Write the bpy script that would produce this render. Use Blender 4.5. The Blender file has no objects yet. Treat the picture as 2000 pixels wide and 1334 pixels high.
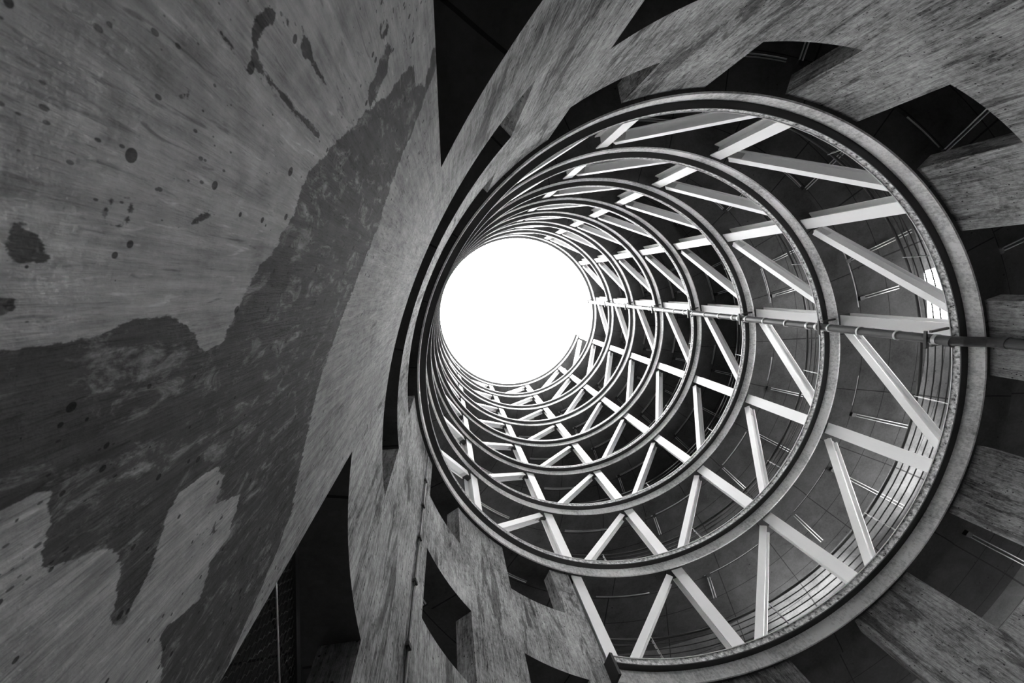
import bpy, math, random
from math import pi, sin, cos, radians, atan2, sqrt
random.seed(7)
C = bpy.context.scene.collection
S = 6.0                                   # metres per shaft radius
H = 0.52336 * S                           # rise of the ramp per turn (3.14 m)
Z0 = 1.30683 * S                          # height of the ramp edge at theta = 0 above the camera
FLOOR = -1.45
# ------------------------------------------------------------------ camera
cam = bpy.data.cameras.new('camera'); camo = bpy.data.objects.new('camera', cam); C.objects.link(camo)
cam.sensor_width = 36.0; cam.lens = 760 / 2000 * 36
cam.shift_x = 92.27 / 2000; cam.shift_y = 26.49 / 2000
cam.clip_start = 0.01; cam.clip_end = 500
a_, b_ = -0.17383, 0.0468
from mathutils import Matrix, Vector
M = Matrix.Rotation(a_, 3, 'X') @ Matrix.Rotation(b_, 3, 'Y')
R3 = Matrix((M.col[0], -M.col[1], -M.col[2])).transposed()
camo.matrix_world = Matrix.Translation((-0.90214 * S, -0.37089 * S, 0)) @ R3.to_4x4()
cam.dof.use_dof = True; cam.dof.focus_distance = 7.0; cam.dof.aperture_fstop = 8.0
bpy.context.scene.camera = camo
# ------------------------------------------------------------------ sky and exposure
w = bpy.data.worlds.new('sky'); bpy.context.scene.world = w; w.use_nodes = True
w.node_tree.nodes['Background'].inputs[0].default_value = (1, 1, 1, 1)
w.node_tree.nodes['Background'].inputs[1].default_value = 10.0
vs = bpy.context.scene.view_settings
vs.view_transform = 'Standard'; vs.look = 'None'; vs.gamma = 1.0; vs.use_curve_mapping = False
vs.exposure = 1.15
bpy.context.scene.cycles.max_bounces = 10
bpy.context.scene.cycles.diffuse_bounces = 8

# ------------------------------------------------------------------ materials
def nt(name):
    m = bpy.data.materials.new(name); m.use_nodes = True
    t = m.node_tree; return m, t, t.nodes['Principled BSDF']
def N(t, typ, **kw):
    n = t.nodes.new(typ)
    for k, v in kw.items(): setattr(n, k, v)
    return n
def noise(t, vec, scale, detail=6, rough=.6, dist=0):
    n = N(t, 'ShaderNodeTexNoise'); n.inputs['Scale'].default_value = scale
    n.inputs['Detail'].default_value = detail; n.inputs['Roughness'].default_value = rough
    n.inputs['Distortion'].default_value = dist
    t.links.new(vec, n.inputs['Vector']); return n.outputs['Fac']
def mapping(t, vec, sc):
    n = N(t, 'ShaderNodeMapping'); n.inputs['Scale'].default_value = sc
    t.links.new(vec, n.inputs['Vector']); return n.outputs['Vector']
def ramp(t, fac, stops):
    n = N(t, 'ShaderNodeValToRGB')
    while len(n.color_ramp.elements) < len(stops): n.color_ramp.elements.new(0.5)
    for e, (p, v) in zip(n.color_ramp.elements, stops): e.position = p; e.color = (v, v, v, 1)
    t.links.new(fac, n.inputs['Fac']); return n.outputs['Color']
def math_(t, op, a, b=None, clamp=False):
    n = N(t, 'ShaderNodeMath', operation=op); n.use_clamp = clamp
    for i, x in enumerate((a, b)):
        if x is None: continue
        if isinstance(x, (int, float)): n.inputs[i].default_value = x
        else: t.links.new(x, n.inputs[i])
    return n.outputs[0]
def mixv(t, fac, a, b):
    n = N(t, 'ShaderNodeMix', data_type='FLOAT')
    for s, x in ((0, fac), (2, a), (3, b)):
        if isinstance(x, (int, float)): n.inputs[s].default_value = x
        else: t.links.new(x, n.inputs[s])
    return n.outputs[0]
def grey(t, val):
    n = N(t, 'ShaderNodeCombineColor')
    for i in range(3): t.links.new(val, n.inputs[i])
    return n.outputs[0]
def cyl_coords(t):
    """wall coordinates in metres: arc length, radius, height (seamless on the inner wall)"""
    tc = N(t, 'ShaderNodeTexCoord'); return tc.outputs['Object']

def concrete(name, base=.33, psc=17, ppow=4.0, contrast=.35, streak=1.0, pores=True, wet=0.5, rough=.85, bump=.25, stain=False):
    m, t, p = nt(name); v = cyl_coords(t)
    big = noise(t, v, .8, 5, .6, .4)
    fine = noise(t, v, 14, 8, .7)
    st = noise(t, mapping(t, v, (9, 9, .8)), 2.2, 8, .72)
    st2 = noise(t, mapping(t, v, (30, 30, 2.5)), 2.0, 5, .7)
    val = math_(t, 'ADD', math_(t, 'MULTIPLY', big, .30), math_(t, 'MULTIPLY', fine, .25))
    val = math_(t, 'ADD', val, math_(t, 'MULTIPLY', st, .30 * streak))
    val = math_(t, 'ADD', val, math_(t, 'MULTIPLY', st2, .30 * streak))
    val = math_(t, 'SUBTRACT', val, .275 + .30 * streak)
    val = math_(t, 'ADD', math_(t, 'MULTIPLY', val, contrast * 8), 1.0)
    # long wet runs with ragged edges
    wn = noise(t, mapping(t, v, (2.2, 2.2, .45)), 1.1, 12, .72, .5)
    wm = ramp(t, wn, [(.50 - wet * .12 + .09, 0), (.50 - wet * .12 + .14, 1)])
    wnf = math_(t, 'MULTIPLY', wm, .60)
    val = math_(t, 'MULTIPLY', val, math_(t, 'SUBTRACT', 1.0, wnf))
    if not stain and pores:
        pn = noise(t, mapping(t, v, (1, 1, .75)), .55, 14, .74, .8)
        pm = ramp(t, pn, [(.535, 0), (.56, 1), (.60, .8), (.66, .35)])
        sp_ = noise(t, v, 9, 10, .8, .4); sm_ = ramp(t, sp_, [(.50, .35), (.62, 1)])
        val = math_(t, 'MULTIPLY', val, math_(t, 'SUBTRACT', 1.0, math_(t, 'MULTIPLY', math_(t, 'MULTIPLY', pm, sm_), .55)))
    if stain:
        at = N(t, 'ShaderNodeAttribute', attribute_name='stain')
        nn = noise(t, mapping(t, v, (9, 9, 3.5)), 3.0, 12, .76)
        edge = math_(t, 'ADD', at.outputs['Fac'], math_(t, 'MULTIPLY', math_(t, 'SUBTRACT', nn, .5), .42))
        sm = ramp(t, edge, [(.50, 0), (.515, 1)])
        lime = noise(t, mapping(t, v, (8, 8, 4)), 2.5, 10, .75, .6)
        lm = ramp(t, lime, [(.53, 0), (.66, .75)])
        keep = math_(t, 'SUBTRACT', 1.0, math_(t, 'MULTIPLY', sm, .80))
        val = math_(t, 'MULTIPLY', val, math_(t, 'ADD', keep, math_(t, 'MULTIPLY', math_(t, 'MULTIPLY', lm, sm), .7)))
    if pores:
        vo = N(t, 'ShaderNodeTexVoronoi'); vo.inputs['Scale'].default_value = psc; t.links.new(v, vo.inputs['Vector'])
        sel = N(t, 'ShaderNodeSeparateColor'); t.links.new(vo.outputs['Color'], sel.inputs[0])
        rad = math_(t, 'MULTIPLY', math_(t, 'POWER', sel.outputs[0], ppow), .26)
        hole = math_(t, 'LESS_THAN', vo.outputs['Distance'], rad)
        val = math_(t, 'MULTIPLY', val, math_(t, 'SUBTRACT', 1.0, math_(t, 'MULTIPLY', hole, .8)))
        v3 = N(t, 'ShaderNodeTexVoronoi'); v3.inputs['Scale'].default_value = psc * 3.1; t.links.new(mapping(t, v, (1, 1, .55)), v3.inputs['Vector'])
        s3 = N(t, 'ShaderNodeSeparateColor'); t.links.new(v3.outputs['Color'], s3.inputs[0])
        clump = ramp(t, noise(t, v, 2.2, 3, .6), [(.42, 0), (.60, 1)])
        h3 = math_(t, 'LESS_THAN', v3.outputs['Distance'], math_(t, 'MULTIPLY', math_(t, 'MULTIPLY', math_(t, 'POWER', s3.outputs[0], 2.2), .30), clump))
        val = math_(t, 'MULTIPLY', val, math_(t, 'SUBTRACT', 1.0, math_(t, 'MULTIPLY', h3, .65)))
        # thin scratches and fibres of the board marks
        fb = noise(t, mapping(t, v, (40, 40, 5)), 1.6, 4, .55, 1.6)
        sc = ramp(t, fb, [(.30, .55), (.40, 1.0), (.62, 1.0), (.72, 1.45)])
        val = math_(t, 'MULTIPLY', val, sc)
    val = math_(t, 'MAXIMUM', math_(t, 'MULTIPLY', val, base), .015)
    t.links.new(grey(t, val), p.inputs['Base Color'])
    p.inputs['Roughness'].default_value = rough; p.inputs['Specular IOR Level'].default_value = .06
    b = N(t, 'ShaderNodeBump'); b.inputs['Strength'].default_value = bump; b.inputs['Distance'].default_value = .02
    t.links.new(math_(t, 'ADD', st2, math_(t, 'MULTIPLY', fine, .8)), b.inputs['Height']); t.links.new(b.outputs[0], p.inputs['Normal'])
    return m

def soffit_mat(name, base):
    """formwork panels: joints follow the ramp's own lengthwise and crosswise directions (UV)"""
    m, t, p = nt(name); v = cyl_coords(t)
    uv = N(t, 'ShaderNodeUVMap', uv_map='UVMap')
    sx = N(t, 'ShaderNodeSeparateXYZ'); t.links.new(uv.outputs[0], sx.inputs[0])
    def joint(val, wid):
        f = math_(t, 'FRACT', val)
        d = math_(t, 'ABSOLUTE', math_(t, 'SUBTRACT', f, .5))
        return math_(t, 'GREATER_THAN', d, .5 - wid)
    j = math_(t, 'MAXIMUM', joint(sx.outputs[0], .008), joint(sx.outputs[1], .012))
    big = noise(t, v, 1.3, 6, .65, .5); fine = noise(t, v, 16, 6, .7)
    val = math_(t, 'ADD', math_(t, 'MULTIPLY', big, 1.6), math_(t, 'MULTIPLY', fine, .8))
    val = math_(t, 'SUBTRACT', val, .25)
    vo = N(t, 'ShaderNodeTexVoronoi'); vo.inputs['Scale'].default_value = 5; t.links.new(v, vo.inputs['Vector'])
    sel = N(t, 'ShaderNodeSeparateColor'); t.links.new(vo.outputs['Color'], sel.inputs[0])
    hole = math_(t, 'LESS_THAN', vo.outputs['Distance'], math_(t, 'MULTIPLY', math_(t, 'POWER', sel.outputs[0], 2.2), .12))
    dark = math_(t, 'MAXIMUM', math_(t, 'MULTIPLY', j, .7), math_(t, 'MULTIPLY', hole, .6))
    val = math_(t, 'MULTIPLY', val, math_(t, 'SUBTRACT', 1.0, dark))
    # daylight by the outer edge, put into the soffit colour as a paler zone
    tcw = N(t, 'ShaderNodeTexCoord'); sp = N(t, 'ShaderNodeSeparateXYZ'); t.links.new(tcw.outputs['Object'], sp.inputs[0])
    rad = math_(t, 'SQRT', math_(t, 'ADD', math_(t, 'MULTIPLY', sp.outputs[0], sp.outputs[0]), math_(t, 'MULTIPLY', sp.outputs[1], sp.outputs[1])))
    lit_strip = math_(t, 'GREATER_THAN', rad, 1.50 * S)
    val = math_(t, 'MULTIPLY', val, math_(t, 'ADD', 1.0, math_(t, 'MULTIPLY', lit_strip, 1.6)))
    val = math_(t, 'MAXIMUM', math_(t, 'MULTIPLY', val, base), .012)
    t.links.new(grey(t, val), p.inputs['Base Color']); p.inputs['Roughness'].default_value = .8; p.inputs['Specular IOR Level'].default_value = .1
    return m

def plain(name, g, rough=.5, metal=0, var=.1, scale=8, stretch=(1, 1, 1), bump=0):
    m, t, p = nt(name); v = mapping(t, cyl_coords(t), stretch)
    n = noise(t, v, scale, 6, .65)
    val = math_(t, 'ADD', math_(t, 'MULTIPLY', math_(t, 'SUBTRACT', n, .5), var * 2), g)
    val = math_(t, 'MAXIMUM', val, .01)
    t.links.new(grey(t, val), p.inputs['Base Color'])
    p.inputs['Roughness'].default_value = rough; p.inputs['Metallic'].default_value = metal
    if bump:
        b = N(t, 'ShaderNodeBump'); b.inputs['Strength'].default_value = bump; b.inputs['Distance'].default_value = .02
        t.links.new(n, b.inputs['Height']); t.links.new(b.outputs[0], p.inputs['Normal'])
    return m

M_wall = concrete('board_marked_concrete', .28, 17, 2.6, .95, 1.0, wet=.45, bump=.35)
M_near = concrete('near_wall_concrete', .35, 30, 3.2, .72, .9, wet=-.6, bump=.8, stain=True)
M_fascia = concrete('edge_concrete', .85, 17, 4, .9, .3, pores=False, wet=-1.5)
M_curb = plain('rough_curb_concrete', .44, .95, var=1.3, scale=14, bump=.9)
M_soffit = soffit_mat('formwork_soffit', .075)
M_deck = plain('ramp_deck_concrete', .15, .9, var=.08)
M_floor = plain('ground_concrete', .15, .9, var=.08, scale=3)
M_white = plain('white_painted_steel', .86, .38, var=.05, scale=3, stretch=(2, 2, .4))
M_dark = plain('dark_painted_steel', .015, .5, var=.005)
M_galv = plain('galvanised_steel', .55, .4, .3, var=.08, scale=30)
M_pipe = plain('grey_cast_iron', .075, .38, var=.04, scale=6, stretch=(3, 3, .5))
M_band = plain('stainless_band', .75, .3, .5, var=.05)
M_black = plain('black_rubber', .02, .6, var=.01)

# ------------------------------------------------------------------ helpers
def W(r, th, z):
    """r in shaft radii, th in degrees (0 = right of photo, 90 = top), z in metres"""
    a = radians(th); return (S * r * cos(a), -S * r * sin(a), z)
def hz(T, u=0.0): return Z0 + H * (T + u)
class MB:
    def __init__(s): s.v = []; s.f = []; s.uv = []; s.mi = []
    def face(s, idx, mi=0, uv=None):
        s.f.append(idx); s.mi.append(mi); s.uv.append(uv)
    def build(s, name, mats, parent=None, smooth=False, loc=None):
        me = bpy.data.meshes.new(name); me.from_pydata(s.v, [], s.f)
        if not isinstance(mats, (list, tuple)): mats = [mats]
        for m in mats: me.materials.append(m)
        me.polygons.foreach_set('material_index', s.mi)
        if any(s.uv):
            l = me.uv_layers.new(name='UVMap'); i = 0
            for f, u in zip(s.f, s.uv):
                for k in range(len(f)):
                    l.data[i].uv = u[k] if u else (.5, .5)
                    i += 1
        if smooth: me.polygons.foreach_set('use_smooth', [True] * len(s.f))
        me.update()
        o = bpy.data.objects.new(name, me); C.objects.link(o)
        if parent: o.parent = parent
        if loc: o.location = loc
        return o
    def sweep(s, prof, T0, T1, step=2.0, mi=None, uvs=False, closed_ends=True):
        """prof: closed loop of (r, u); swept along the helix between turns T0..T1.
        prof listed so that faces point outward from the solid (counter-clockwise in (r,z))."""
        n = max(1, int(math.ceil(abs(T1 - T0) * 360 / step))); m = len(prof); b = len(s.v)
        for i in range(n + 1):
            T = T0 + (T1 - T0) * i / n
            for r, u in prof: s.v.append(W(r, T * 360, hz(T, u)))
        for i in range(n):
            Ta = (T0 + (T1 - T0) * i / n) * 360 / 14.75; Tb = (T0 + (T1 - T0) * (i + 1) / n) * 360 / 14.75
            for j in range(m):
                k = (j + 1) % m
                idx = (b + i * m + j, b + (i + 1) * m + j, b + (i + 1) * m + k, b + i * m + k)
                uv = None
                if uvs:
                    ra, rb = (prof[j][0] - 1.02) / .145, (prof[k][0] - 1.02) / .145
                    uv = [(Ta, ra), (Tb, ra), (Tb, rb), (Ta, rb)]
                s.face(idx, mi[j] if mi else 0, uv)
        if closed_ends:
            s.face(tuple(b + j for j in range(m)), 0, [(.5, .5)] * m if uvs else None)
            s.face(tuple(b + n * m + j for j in reversed(range(m))), 0, [(.5, .5)] * m if uvs else None)
    def box(s, cx, ax, ay, az, sx, sy, sz):
        """box centred cx with unit axes and full sizes"""
        b = len(s.v); cx = Vector(cx)
        for i in (-.5, .5):
            for j in (-.5, .5):
                for k in (-.5, .5):
                    s.v.append(tuple(cx + ax * sx * i + ay * sy * j + az * sz * k))
        for f in ((0, 1, 3, 2), (4, 6, 7, 5), (0, 4, 5, 1), (2, 3, 7, 6), (0, 2, 6, 4), (1, 5, 7, 3)):
            s.face(tuple(b + q for q in f))
    def tube(s, pts, rad, seg=10, cap=True):
        pts = [Vector(p) for p in pts]; b = len(s.v); n = len(pts)
        ref = None
        for i, p in enumerate(pts):
            d = (pts[min(i + 1, n - 1)] - pts[max(i - 1, 0)]).normalized()
            if ref is None:
                ref = Vector((0, 0, 1)) if abs(d.z) < .9 else Vector((1, 0, 0))
            x = (ref - d * ref.dot(d)).normalized(); y = d.cross(x); ref = x
            for k in range(seg):
                a = 2 * pi * k / seg; s.v.append(tuple(p + (x * cos(a) + y * sin(a)) * rad))
        for i in range(n - 1):
            for k in range(seg):
                l = (k + 1) % seg
                s.face((b + i * seg + k, b + i * seg + l, b + (i + 1) * seg + l, b + (i + 1) * seg + k))
        if cap:
            s.face(tuple(b + k for k in reversed(range(seg)))); s.face(tuple(b + (n - 1) * seg + k for k in range(seg)))
def fix_normals(o):
    import bmesh
    bm = bmesh.new(); bm.from_mesh(o.data); bmesh.ops.recalc_face_normals(bm, faces=bm.faces); bm.to_mesh(o.data); bm.free(); return o
def empty(name, loc, rz=0.0):
    o = bpy.data.objects.new(name, None); C.objects.link(o); o.location = loc; o.rotation_euler = (0, 0, rz)
    o.empty_display_size = .2; return o
def tag(o, label=None, cat=None, group=None, kind=None):
    if label: o['label'] = label
    if cat: o['category'] = cat
    if group: o['group'] = group
    if kind: o['kind'] = kind
    return o
def copy_tree(o, parent=None):
    c = o.copy(); C.objects.link(c)
    if parent: c.parent = parent
    for ch in list(o.children): copy_tree(ch, c)
    return c

RW, RO = 1.033, 1.093          # inner wall faces
ROUT = 1.72                    # outer edge of the ramp
T_BOT, T_LIP, T_TOP = -2.4825, -0.300, 7.953
NEAR = (151.5, 170.6)

# ------------------------------------------------------------------ large structure
# ramp slab with its down-stand edge beam
m = MB()
lower = [(RO, -.09), (1.125, -.09), (1.130, -.035), (ROUT, -.035), (ROUT, .015), (RO, .015)]
upper = [(1.02, -.09), (1.125, -.09), (1.130, -.035), (ROUT, -.035), (ROUT, .015), (1.02, .015)]
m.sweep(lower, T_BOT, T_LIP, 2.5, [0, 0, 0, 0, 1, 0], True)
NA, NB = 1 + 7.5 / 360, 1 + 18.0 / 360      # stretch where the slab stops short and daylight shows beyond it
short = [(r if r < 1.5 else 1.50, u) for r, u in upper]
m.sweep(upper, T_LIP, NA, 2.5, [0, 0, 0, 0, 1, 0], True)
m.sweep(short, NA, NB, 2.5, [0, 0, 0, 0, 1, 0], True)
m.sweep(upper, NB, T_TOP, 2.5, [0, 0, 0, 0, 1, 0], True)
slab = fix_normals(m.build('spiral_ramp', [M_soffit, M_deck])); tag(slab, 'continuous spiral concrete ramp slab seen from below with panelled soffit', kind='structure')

# light concrete edge face between lip and soffit
m = MB(); m.sweep([(1.013, -.095), (1.0195, -.095), (1.0195, -.004), (1.013, -.004)], T_LIP, T_TOP, 2.0)
o = fix_normals(m.build('trim_1', M_fascia)); tag(o, 'pale concrete edge face running round the spiral ramp', kind='structure')

# parapet walls of the lower turns (interrupted by the near wall panel)
def near_cuts(Ta, Tb):
    out = []; cur = Ta
    for n in (-3, -2):
        a, b = n + NEAR[0] / 360, n + NEAR[1] / 360
        if b <= cur or a >= Tb: continue
        out.append((cur, a)); cur = b
    out.append((cur, Tb)); return out
k = 0
for Ta, Tb in near_cuts(T_BOT, T_LIP):
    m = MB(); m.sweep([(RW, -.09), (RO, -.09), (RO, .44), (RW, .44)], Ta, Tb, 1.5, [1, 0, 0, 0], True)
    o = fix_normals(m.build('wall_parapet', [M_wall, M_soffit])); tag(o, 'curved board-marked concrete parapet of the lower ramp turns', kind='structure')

# piers between parapet top and the soffit above
PIERS = [(-84.9, -69.8), (-54.0, -39.3), (-24.6, -10.0), (4.2, 19.2), (33.7, 48.6), (63.3, 77.6), (92.4, 107.6), (122.3, 137.2)]
HOURS = ['twelve', 'one', 'two', 'three', 'four', 'five', 'six', 'seven', 'eight', 'nine', 'ten', 'eleven']
def hour(th): return HOURS[int(round(3 - th / 30)) % 12]
rows = {0: PIERS + [(183.5, 201.3), (214.6, 231.2), (246.3, 251.9)],
        -1: PIERS + [(183.5, 201.8), (217.0, 231.2), (246.3, 260.5)],
        -2: PIERS + [(187.2, 202.0), (217.0, 231.2), (246.3, 260.5)]}
row_txt = {0: 'in the top row under the first steel ring', -1: 'in the second row down below the steel ring', -2: 'in the lowest row near the ground'}
for n, lst in rows.items():
    for a, b in lst:
        if a > 200 and n == -2 and False: continue
        ta, tb = a / 360 + n, b / 360 + n
        m = MB(); m.sweep([(RW, -.56), (RO, -.56), (RO, -.088), (RW, -.088)], ta, tb, 1.5)
        o = fix_normals(m.build('concrete_pier', M_wall))
        tag(o, 'board-marked concrete pier %s, %s o\'clock side' % (row_txt[n], hour((a + b) / 2)), 'pier', 'concrete piers of the lower turns')

# near wall panel: one tall board-marked panel right beside the viewpoint, with its damp stains
# outlines of the damp stains on the panel, as (degrees round the shaft, height in metres)
STAIN_POLYS = [[[151.305,1.3599],[151.67,1.3492],[152.237,1.4351],[152.721,1.3456],[152.663,1.2346],[153.107,1.1886],[153.891,1.1488],[154.326,1.0806],[155.083,1.0133],[155.582,0.9619],[156.673,0.8598],[156.918,0.8418],[157.443,0.851],[158.182,0.8244],[158.607,0.7776],[159.27,0.751],[159.634,0.7355],[159.995,0.7253],[160.105,0.6795],[159.713,0.6417],[159.352,0.5635],[159.373,0.5011],[159.503,0.4609],[159.548,0.4034],[159.551,0.3503],[161.222,0.3759],[161.26,0.4379],[161.678,0.4394],[162.297,0.4436],[162.54,0.4946],[162.805,0.5531],[163.263,0.5868],[164.422,0.5841],[164.683,0.6148],[163.932,0.6703],[163.034,0.6866],[162.766,0.7065],[162.848,0.8357],[163.301,0.8672],[163.905,0.8642],[164.387,0.9988],[165.449,0.9722],[165.617,0.8965],[166.398,0.8748],[166.008,0.7587],[166.033,0.7361],[167.624,0.7581],[170.806,1.0369],[170.118,1.1621],[169.56,1.2965],[168.99,1.4115],[168.024,1.5304],[164.823,1.5382],[162.916,1.5227],[161.765,1.5511],[158.584,1.6284],[156.542,1.6527],[154.803,1.5617],[153.536,1.5557],[151.59,1.481]],[[153.483,1.0038],[153.381,1.0374],[153.778,1.0697],[154.387,1.067],[154.647,1.0538],[154.545,1.0064],[154.02,0.9893]]]
STAIN_LINES = [[[[155.507,0.5854],[155.653,0.5714],[155.8,0.5666],[155.924,0.572],[156.056,0.5861],[156.03,0.6137],[156.082,0.6376],[156.073,0.6785],[156.089,0.7328],[156.051,0.794],[156.048,0.8342]],5],[[[155.373,0.6132],[155.241,0.6455],[155.148,0.6725],[155.14,0.7037],[155.15,0.7379]],2.5],[[[155.322,0.7205],[155.331,0.7526],[155.312,0.7903]],3],[[[153.333,0.9396],[153.312,0.947],[153.324,0.9538],[153.368,0.9587],[153.435,0.9607],[153.511,0.9591],[153.581,0.9545],[153.63,0.9477],[153.648,0.9403],[153.633,0.9336],[153.589,0.929],[153.523,0.9273],[153.45,0.9288],[153.382,0.9331],[153.333,0.9396]],2.5],[[[158.083,0.4506],[158.119,0.4561],[158.178,0.4588],[158.248,0.4582],[158.313,0.4544],[158.36,0.4482],[158.38,0.441],[158.369,0.4343],[158.332,0.4294],[158.275,0.4271],[158.21,0.4277],[158.149,0.4311],[158.101,0.4368],[158.078,0.4437],[158.083,0.4506]],3],[[[156.989,0.469],[156.964,0.4815],[156.858,0.4935]],4],[[[156.136,0.5032],[156.197,0.5568],[156.184,0.5958]],1.5],[[[158.142,0.5642],[157.964,0.5896]],2.5],[[[164.412,0.9061],[164.476,0.9114],[164.561,0.9139],[164.651,0.913],[164.726,0.909],[164.77,0.9027],[164.777,0.8954],[164.745,0.8887],[164.68,0.8838],[164.597,0.8815],[164.511,0.8823],[164.437,0.8861],[164.391,0.8921],[164.382,0.8992],[164.412,0.9061]],2]]
STAIN_BLOBS = [[[158.472,0.3513],[158.459,0.3598]],[[158.646,0.361],[158.63,0.377]],[[159.152,0.3529],[159.155,0.3594]],[[158.72,0.3754],[158.714,0.3835]],[[155.281,0.692],[155.201,0.7062]]]
import numpy as np
def q_of(p):
    p = np.asarray(p, float); return np.stack([p[..., 0] / 3.0, np.log(np.maximum(p[..., 1], .02))], -1)
def seg_dist(P, A, B):
    AB = B - A; L = (AB ** 2).sum() + 1e-12
    t = np.clip(((P - A) @ AB) / L, 0, 1); return np.sqrt((((A + t[:, None] * AB) - P) ** 2).sum(1))
def stain_value(th, z):
    P = q_of(np.stack([th, z], -1)); best = np.full(len(P), -9.0)
    for poly in STAIN_POLYS:
        Q = q_of(poly); d = np.full(len(P), 9.0); ins = np.zeros(len(P), bool)
        for i in range(len(Q)):
            A, B = Q[i], Q[(i + 1) % len(Q)]
            d = np.minimum(d, seg_dist(P, A, B))
            c = ((A[1] > P[:, 1]) != (B[1] > P[:, 1])) & (P[:, 0] < (B[0] - A[0]) * (P[:, 1] - A[1]) / (B[1] - A[1] + 1e-15) + A[0])
            ins ^= c
        best = np.maximum(best, np.where(ins, d, -d))
    for pts, wd in STAIN_LINES:
        Q = q_of(pts); d = np.full(len(P), 9.0)
        for i in range(len(Q) - 1): d = np.minimum(d, seg_dist(P, Q[i], Q[i + 1]))
        best = np.maximum(best, wd * .0031 - d)
    for a, b in STAIN_BLOBS:
        A, B = q_of([a, b]); r = sqrt(((A - B) ** 2).sum())
        best = np.maximum(best, r - np.sqrt(((P - A) ** 2).sum(1)))
    return np.clip(.5 + best * 4, 0, 1)
def near_wall():
    nth, nz = 260, 420
    ths = np.linspace(NEAR[0], NEAR[1], nth)
    v = []; th_l = []; z_l = []
    for j in range(nz):
        for i in range(nth):
            th = ths[i]; zt = hz(-2 + th / 360, .44)
            if j < 30: z = FLOOR + (0.12 - FLOOR) * j / 30
            else: z = 0.12 * (zt / 0.12) ** ((j - 30) / (nz - 31))
            v.append(W(RW, th, z)); th_l.append(th); z_l.append(z)
    f = [(j * nth + i, j * nth + i + 1, (j + 1) * nth + i + 1, (j + 1) * nth + i) for j in range(nz - 1) for i in range(nth - 1)]
    nf = len(v)
    # body behind the face: back, jambs and top as a coarse closed shell
    K = 13
    for r in (RW, RO):
        for zz in (0, 1):
            for i in range(K):
                th = NEAR[0] + (NEAR[1] - NEAR[0]) * i / (K - 1)
                v.append(W(r, th, FLOOR if zz == 0 else hz(-2 + th / 360, .44)))
    fb, ft, bb, bt = nf, nf + K, nf + 2 * K, nf + 3 * K
    for i in range(K - 1):
        f.append((bb + i, bt + i, bt + i + 1, bb + i + 1)); f.append((ft + i, bt + i, bt + i + 1, ft + i + 1)[::-1])
    f.append((fb, ft, bt, bb)); f.append((fb + K - 1, bb + K - 1, bt + K - 1, ft + K - 1))
    me = bpy.data.meshes.new('wall_near'); me.from_pydata(v, [], f); me.materials.append(M_near)
    st = np.zeros(len(v), np.float32); st[:nf] = stain_value(np.array(th_l), np.array(z_l))
    a = me.attributes.new('stain', 'FLOAT', 'POINT'); a.data.foreach_set('value', st)
    me.update(); o = bpy.data.objects.new('wall_near', me); C.objects.link(o)
    tag(o, 'tall stained board-marked concrete wall panel filling the left of the view', kind='structure')
near_wall()

# ground
m = MB(); m.sweep([(ROUT + .001, -3), (ROUT + .029, -3), (ROUT + .029, -.1), (ROUT + .001, -.1)], T_BOT, T_BOT + 1, 4)
tag(fix_normals(m.build('wall_base', M_deck)), 'foundation wall round the foot of the ramp', kind='structure')
def ring_plane(r0, r1, z):
    m = MB(); n = 72
    for i in range(n):
        for r in (r0, r1): m.v.append((r * cos(2 * pi * i / n), r * sin(2 * pi * i / n), z))
    for i in range(n):
        j = (i + 1) % n; m.face((2 * i, 2 * i + 1, 2 * j + 1, 2 * j) if r0 else (2 * i, 2 * i + 1, 2 * j + 1))
    return m
M_bounce = plain('bounce_ground', .55, .9, var=.08, scale=3)  # unseen ground made pale to bounce daylight up under the ramp
tag(ring_plane(1.75 * S, 90, FLOOR).build('floor_bounce', M_bounce), 'unseen pale ground added outside the ramp to bounce daylight onto the soffits', kind='structure')
m = ring_plane(0.0, 1.75 * S, FLOOR)
tag(m.build('floor', M_floor), 'bare concrete ground at the foot of the shaft', kind='structure')
# outer parapet, then an unseen added wall whose slots meter the side light
OPEN = (-62.0, 27.0)
m = MB()
for ta, tb in ((T_BOT, NA), (NB, T_TOP)): m.sweep([(ROUT, -.10), (ROUT + .03, -.10), (ROUT + .03, .36), (ROUT, .36)], ta, tb, 4)
tag(fix_normals(m.build('wall_outer_parapet', M_deck)), 'outer parapet of the spiral ramp', kind='structure')
m = MB()
for n in range(-3, 8):
    # (start, end, sill): full-height closed stretches and, elsewhere, how high the sill of the added light slot is
    if n < 0: parts = [(-62, 30, .84), (30, 192, .885), (192, 262, .85), (262, 298, .885)]
    elif n == 0: parts = [(20, 200, .90), (200, 262, .74), (262, 298, .90), (-11, 8, .90), (-62, -57, .90), (-41, -28, .90)]
    elif n == 1: parts = [(-62, 7.5, .76), (18, 27, .76), (27, 200, .90), (200, 262, .78), (262, 298, .90)]
    else: parts = [(-62, 200, .90), (200, 262, .82), (262, 298, .90)]
    for a0, a1, sill in parts:
        ta, tb = max(n + a0 / 360, T_BOT), min(n + a1 / 360, T_TOP - 1)
        if tb > ta: m.sweep([(ROUT + .001, .36), (ROUT + .029, .36), (ROUT + .029, sill), (ROUT + .001, sill)], ta, tb, 4)
tag(fix_normals(m.build('outer_light_blocker', M_deck)), 'unseen outer wall added to hold back side light, with slots that admit some', kind='structure')

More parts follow.
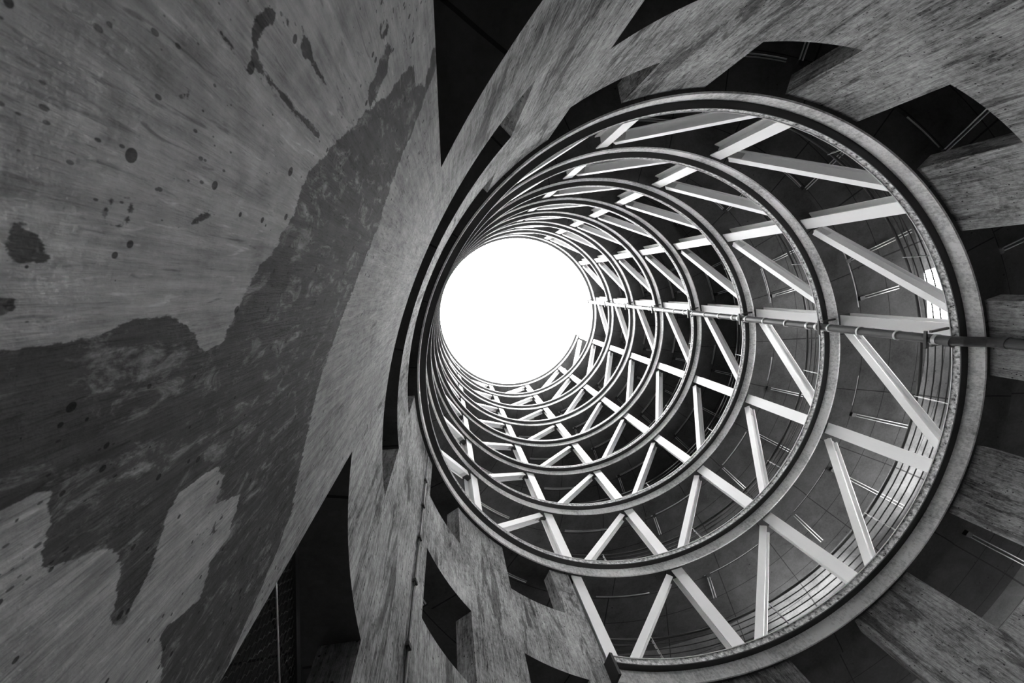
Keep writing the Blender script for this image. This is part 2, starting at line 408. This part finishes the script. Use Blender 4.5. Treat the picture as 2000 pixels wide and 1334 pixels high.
# ------------------------------------------------------------------ rough concrete curb in its steel edge, spiralling up the shaft
curb = empty('spiral_curb', W(1.0, -108, hz(T_LIP)))
tag(curb, 'rough-faced curb ring spiralling up the edge of the ramp around the open sky', 'curb')
def local(o, root):      # keep world-space mesh under a moved empty
    o.parent = root; o.matrix_parent_inverse = Matrix.Translation(root.location).inverted() if root.rotation_euler.z == 0 else root.matrix_basis.inverted(); return o
m = MB(); m.sweep([(.989, .000), (1.045, .000), (1.045, .043), (.989, .043)], T_LIP, T_TOP, 1.5)
local(fix_normals(m.build('curb_face', M_curb)), curb)
m = MB(); m.sweep([(.987, -.006), (1.02, -.006), (1.02, 0), (.987, 0)], T_LIP - .0008, T_TOP, 1.5)
local(fix_normals(m.build('steel_angle', M_dark)), curb)
m = MB(); m.sweep([(.987, .043), (1.0, .043), (1.0, .049), (.987, .049)], T_LIP - .0008, T_TOP, 1.5)
local(fix_normals(m.build('top_strip', M_galv)), curb)
m = MB(); m.sweep([(.980, -.10), (1.035, -.10), (1.035, .052), (.980, .052)], T_LIP - .0018, T_LIP, 1)
local(fix_normals(m.build('end_plate', M_dark)), curb)

# ------------------------------------------------------------------ steel trusses
COLS = [-105.8, -76.5, -46.8, -17.2, 12.5, 40.7, 70.4, 99.9, 131.0, 162.0, 193.0, 224.0]
STOREY = ['lowest', 'second', 'third', 'fourth', 'fifth', 'sixth', 'seventh', 'topmost']
def col_axes(th):
    a = radians(th); er = Vector((cos(a), -sin(a), 0)); et = Vector((sin(a), cos(a), 0)); return er, et
Z1, Z2 = .043 * H, .91 * H
FW, DP, TF = .054 * S, .055 * S, .005 * S
def make_column():
    """H-section column; local x = outward, y = along the ring, z up; origin at its foot"""
    root = empty('steel_column', (0, 0, 0)); X, Y, Z = Vector((1, 0, 0)), Vector((0, 1, 0)), Vector((0, 0, 1))
    hgt = Z2 - Z1 + .03
    m = MB(); m.box((TF / 2, 0, hgt / 2), X, Y, Z, TF, FW, hgt); m.build('front_flange', M_white, root)
    m = MB(); m.box((DP / 2, 0, hgt / 2), X, Y, Z, DP - 2 * TF, TF * .8, hgt); m.build('web', M_white, root)
    m = MB(); m.box((DP - TF / 2, 0, hgt / 2), X, Y, Z, TF, FW, hgt); m.build('back_flange', M_white, root)
    m = MB(); m.box((DP / 2, 0, .012), X, Y, Z, DP * 1.02, FW * 1.08, .024)
    for s in (-1, 1): m.tube([(DP * .5, s * FW * .36, .02), (DP * .5, s * FW * .36, .06)], .015, 6)
    m.build('base_plate', M_galv, root)
    return root
def make_brace(tha, thb):
    """H-section diagonal from the head of column a down to the foot of column b; frame of column a"""
    root = empty('steel_brace', (0, 0, 0))
    era, eta = col_axes(tha)
    rc = 1.034
    P1 = Vector(W(rc, tha - 2.9, 0)); P0 = Vector(W(rc, tha, 0))
    P2 = Vector(W(rc, thb + 3.0, 0))
    A = Vector(P1); A.z = Z2 - .045 * H + (-2.9 / 360) * H
    B = Vector(P2); B.z = Z1 + ((thb + 3.0 - tha) / 360) * H
    def loc(p): d = p - P0; d.z = p.z - Z1; return Vector((d.dot(era), d.dot(eta), d.z))
    A, B = loc(A), loc(B)
    ax = (B - A).normalized(); L = (B - A).length
    ea, _ = col_axes((tha + thb) / 2); out = Vector((ea.dot(era), ea.dot(eta), 0)); out = (out - ax * out.dot(ax)).normalized()
    sd = ax.cross(out); mid = (A + B) / 2; w_, d_, t_ = .029 * S, .046 * S, .0045 * S
    m = MB(); m.box(mid + out * (t_ / 2), ax, sd, out, L + .05, w_, t_); m.build('front_flange', M_white, root)
    m = MB(); m.box(mid + out * (d_ / 2), ax, sd, out, L + .05, t_, d_ - 2 * t_); m.build('web', M_white, root)
    m = MB(); m.box(mid + out * (d_ - t_ / 2), ax, sd, out, L + .05, w_, t_); m.build('back_flange', M_white, root)
    m = MB(); m.box(A + ax * .10 + out * (d_ / 2 + .01), ax, sd, out, .34, t_ * 1.5, d_ - 2 * t_)
    for s in (.06, .16):
        m.tube([A + ax * s + out * (d_ / 2) - sd * .03, A + ax * s + out * (d_ / 2) + sd * .03], .018, 6)
    m.build('gusset_plate', M_galv, root)
    return root
colproto = make_column(); used = False
for i, th in enumerate(COLS):
    thb = COLS[i - 1] if i else COLS[-1] - 360
    bp = make_brace(th, thb); bused = False
    for n in range(0, 8):
        T = n + th / 360
        if T + 1 > T_TOP + .001: continue
        er, et = col_axes(th)
        o = colproto if not used else copy_tree(colproto); used = True
        o.location = W(1.031, th, hz(T, .043)); o.rotation_euler = (0, 0, radians(-th))
        # local x = outward, local y must run along +et
        tag(o, 'white steel column, %s steel storey, %s o\'clock side of the shaft' % (STOREY[n], hour(th)), 'column', 'white steel columns of the shaft')
        if n == 0 and i == 0: continue
        b = bp if not bused else copy_tree(bp); bused = True
        b.location = W(1.034, th, hz(T, .043)); b.rotation_euler = (0, 0, radians(-th))
        tag(b, 'white diagonal brace, %s steel storey, sloping down from the %s o\'clock column' % (STOREY[n], hour(th)), 'brace', 'white diagonal braces of the shaft')
    if not bused:
        for ch in list(bp.children): bpy.data.objects.remove(ch)
        bpy.data.objects.remove(bp)

# ------------------------------------------------------------------ cable railing behind the columns
rail = empty('cable_railing', W(1.10, -105, hz(-105 / 360, .01)))
tag(rail, 'dark cable railing running up the spiral ramp edge behind the white columns', 'railing')
m = MB(); RT0, RT1 = -104 / 360, T_TOP - .01
def helix_pts(r, u, t0, t1, step=3):
    n = int((t1 - t0) * 360 / step) + 1; return [W(r, (t0 + (t1 - t0) * i / n) * 360, hz(t0 + (t1 - t0) * i / n, u)) for i in range(n + 1)]
m.tube(helix_pts(1.10, .40, RT0, RT1), .032, 6); local(m.build('top_rail', M_dark, smooth=True), rail)
for k in range(7):
    m = MB(); m.tube(helix_pts(1.10, .355 - .046 * k, RT0, RT1, 4), .014, 4); local(m.build('cable', M_black), rail)
pm = MB(); X, Y, Z = Vector((1, 0, 0)), Vector((0, 1, 0)), Vector((0, 0, 1))
pm.box((0, 0, .2 * H), X, Y, Z, .05, .012, .40 * H); pm.box((.02, .012, .2 * H), X, Y, Z, .012, .03, .40 * H)
post0 = None; ths = [-91.6, -62.9, -32.5, -3.8, 27.4, 55.5, 85.0, 115, 146, 177, 208, 239]
for n in range(0, 8):
    for th in ths:
        T = n + th / 360
        if T > RT1 - .01: continue
        if post0 is None: p = post0 = pm.build('post', M_galv)
        else: p = post0.copy(); C.objects.link(p)
        p.location = W(1.098, th, hz(T, .01)); p.rotation_euler = (0, 0, radians(-th))
        p.parent = rail; p.matrix_parent_inverse = Matrix.Translation(rail.location).inverted()

# ------------------------------------------------------------------ conduits under the ramp
RAD = [(76.2, 1.15, 1.40), (46.6, 1.15, 1.42), (26.2, 1.16, 1.48), (16.5, 1.18, 1.36), (-12.2, 1.18, 1.50), (-26.6, 1.20, 1.68), (-41.1, 1.16, 1.40), (-68, 1.16, 1.30), (106, 1.16, 1.4), (136, 1.16, 1.4), (196, 1.16, 1.4), (226, 1.16, 1.4)]
ARC = [(78.5, 90.5), (47.8, 55.5), (14.5, 30), (-10, -2.5), (-40.5, -27.5), (-69, -53), (-98, -84), (107, 118), (198, 212), (228, 243)]
under = ['lowest visible', 'second visible', 'third visible', 'fourth visible', 'fifth visible', 'sixth visible', 'seventh visible', 'eighth visible', 'ninth visible']
for n in range(-2, 7):
    for th, r0, r1 in RAD:
        T = n + th / 360; m = MB()
        if T > T_TOP - .02: continue
        for s in (-1, 1):
            a = th + s * .32 / r0
            m.tube([W(r0, a, hz(T, -.048)), W(r1, a, hz(T, -.048))], .014, 6)
        o = m.build('conduit', M_galv, smooth=True)
        tag(o, 'thin twin conduits crossing the %s ramp soffit, %s o\'clock side, the %s pair' % (under[n + 2], hour(th), 'nearer' if th in (16.5, -26.6, -12.2) else 'farther'), 'conduit', 'conduits crossing the ramp soffit')
        m = MB(); er, et = col_axes(th); m.box(W(r0 - .01, th, hz(T, -.05)), er, et, Z, .14, .12, .07)
        o = m.build('junction_box', M_dark)
        tag(o, 'dark junction box, %s ramp soffit, %s o\'clock side, on the %s conduits' % (under[n + 2], hour(th), 'nearer' if th in (16.5, -26.6, -12.2) else 'farther'), 'junction box', 'junction boxes under the ramp')
    for a0, a1 in ARC:
        T0_, T1_ = n + a0 / 360, n + a1 / 360; m = MB()
        for dr in (0, .009): m.tube([W(1.140 + dr, T * 360, hz(T, -.048)) for T in [T0_ + (T1_ - T0_) * i / 8 for i in range(9)]], .015, 6)
        o = m.build('beam_conduit', M_galv, smooth=True)
        tag(o, 'pale twin conduit along the %s ramp edge beam, %s o\'clock side' % (under[n + 2], hour((a0 + a1) / 2)), 'conduit', 'conduits along the edge beam')

# ------------------------------------------------------------------ drainpipe
pr = .105
pipe = empty('drainpipe', W(.95, 11.6, FLOOR)); tag(pipe, 'long grey drainpipe with bright couplings rising up the right side of the shaft', 'drainpipe')
zt = hz(7 + 11.6 / 360, .12); zb = hz(11.6 / 360, .085)
m = MB(); m.tube([W(.952, 11.6, zb), W(.952, 11.6, zt)], pr, 20); local(m.build('pipe', M_pipe, smooth=False), pipe)
m = MB(); m.tube([W(.952, 11.6, zb + .02), W(.952, 11.55, hz(.03, .0)), W(.965, 11.5, hz(.03, -.05)), W(1.000, 11.3, hz(.03, -.12)), W(1.008, 11.3, hz(.03, -.17)), W(1.008, 11.5, FLOOR)], pr * 1.02, 20)
local(m.build('lower_pipe', M_pipe), pipe)
Tp = 11.6 / 360
for n in range(0, 8):
    for u in ((-.02, .075) if n else (.075,)):
        m = MB(); z = hz(Tp + n, u); m.tube([W(.952, 11.6, z - .035), W(.952, 11.6, z + .035)], pr * 1.12, 20); local(m.build('coupling', M_band), pipe)
    if n < 7:
        for u in (.32, .60, .86):
            z = hz(Tp + n, u); m = MB(); m.tube([W(.952, 11.6, z - .02), W(.952, 11.6, z + .02)], pr * 1.16, 20)
            er, et = col_axes(11.6)
            m.box(Vector(W(.99, 11.6, z)), er, et, Z, .30, .03, .03)
            local(m.build('clamp', M_band), pipe)
    z = hz(Tp + n, -.07 if n else .11)
    er, et = col_axes(11.6); m = MB()
    for s in (-1, 1): m.box(Vector(W(.985, 11.6, z)) + et * s * (pr + .06), er, et, Z, .42, .05, .05)
    m.box(Vector(W(.952, 11.6, z)) - er * (pr + .02), er, et, Z, .04, 2 * pr + .2, .05)
    local(m.build('bracket', M_dark), pipe)
for z, r in ((hz(Tp, -.20), 1.008), (hz(Tp, -.34), 1.008), (hz(Tp, .0), .952)):
    m = MB(); m.tube([W(r, 11.35, z - .05), W(r, 11.35, z + .05)], pr * 1.15, 20); local(m.build('coupling', M_pipe), pipe)

# ------------------------------------------------------------------ earthing cable clipped to the wall
cb = empty('downlead_cable', W(1.027, 198, FLOOR)); tag(cb, 'thin dark cable clipped vertically to the pale pier at bottom left', 'cable')
zc = hz(-1 + 198 / 360, .86)
m = MB(); m.tube([W(1.028, 198 + .15 * sin(i * 1.3), FLOOR + (zc - FLOOR) * i / 14) for i in range(15)], .011, 6); local(m.build('cable', M_black), cb)
m = MB(); m.tube([W(1.028, 198.45 + .1 * sin(i * 1.1), FLOOR + (zc - FLOOR) * i / 14) for i in range(15)], .006, 6); local(m.build('wire', M_galv), cb)
for u in (.45, .14, -.17, -.48, -.80, -1.05):
    m = MB(); er, et = col_axes(198.1); m.box(W(1.027, 198.1, hz(198 / 360 - 1, u)), er, et, Z, .05, .09, .05); local(m.build('clip', M_black), cb)

# ------------------------------------------------------------------ wire mesh screen behind the near wall jamb
fe = empty('mesh_screen', (-1.1 * S, .05 * S, FLOOR)); tag(fe, 'dark wire mesh screen hanging in the opening right of the near wall at bottom', 'fence')
def rail_z(y): return S * (.463 - (y / S + .029) * .139)
Y0, Y1, XF = -.16 * S, .34 * S, -1.1 * S
m = MB(); m.box((XF, (Y0 + Y1) / 2, (rail_z(Y0) + rail_z(Y1)) / 2), Vector((1, 0, 0)), Vector((0, 1, -.139)).normalized(), Vector((0, .139, 1)).normalized(), .05, Y1 - Y0, .075)
local(m.build('top_rail', M_black), fe)
for y in (Y0, Y1):
    m = MB(); m.box((XF, y, (FLOOR + rail_z(y)) / 2), Vector((1, 0, 0)), Vector((0, 1, 0)), Vector((0, 0, 1)), .05, .05, rail_z(y) - FLOOR); local(m.build('post', M_black), fe)
m = MB(); sp, pit = .066, .075
for c in range(int((rail_z(Y1) - .3) / sp)):
    pts = []
    for r_ in range(int((Y1 - Y0) / pit * 6)):
        y = Y0 + r_ * pit / 6; ph = 2 * pi * r_ / 6 + (c % 2) * pi
        pts.append((XF + .006 * sin(ph), y, rail_z(y) - .02 - sp * (c + .5) + sp * .46 * max(-1, min(1, 1.5 * cos(ph)))))
    m.tube(pts, .005, 4, cap=False)
local(m.build('wire_mesh', M_black), fe)
m = MB(); m.tube([(XF + .03, Y0, rail_z(Y0) - .42), (XF + .03, Y1, rail_z(Y1) - .30)], .006, 5); local(m.build('tension_wire', M_band), fe)

# small service boxes on the roof rim
for th in (12.5, -17.2, -46.8, 40.7):
    n = 7 if th < -16 else 7
    T = n + th / 360
    if T > T_TOP + .01: T -= 1
    m = MB(); er, et = col_axes(th); m.box(W(.955, th, hz(min(T, T_TOP - .002), .02)), er, et, Z, .30, .16, .10)
    tag(m.build('gutter_bracket', M_galv), 'small pale bracket projecting over the sky opening from the top rim, %s o\'clock side' % hour(th), 'bracket', 'brackets on the top rim')
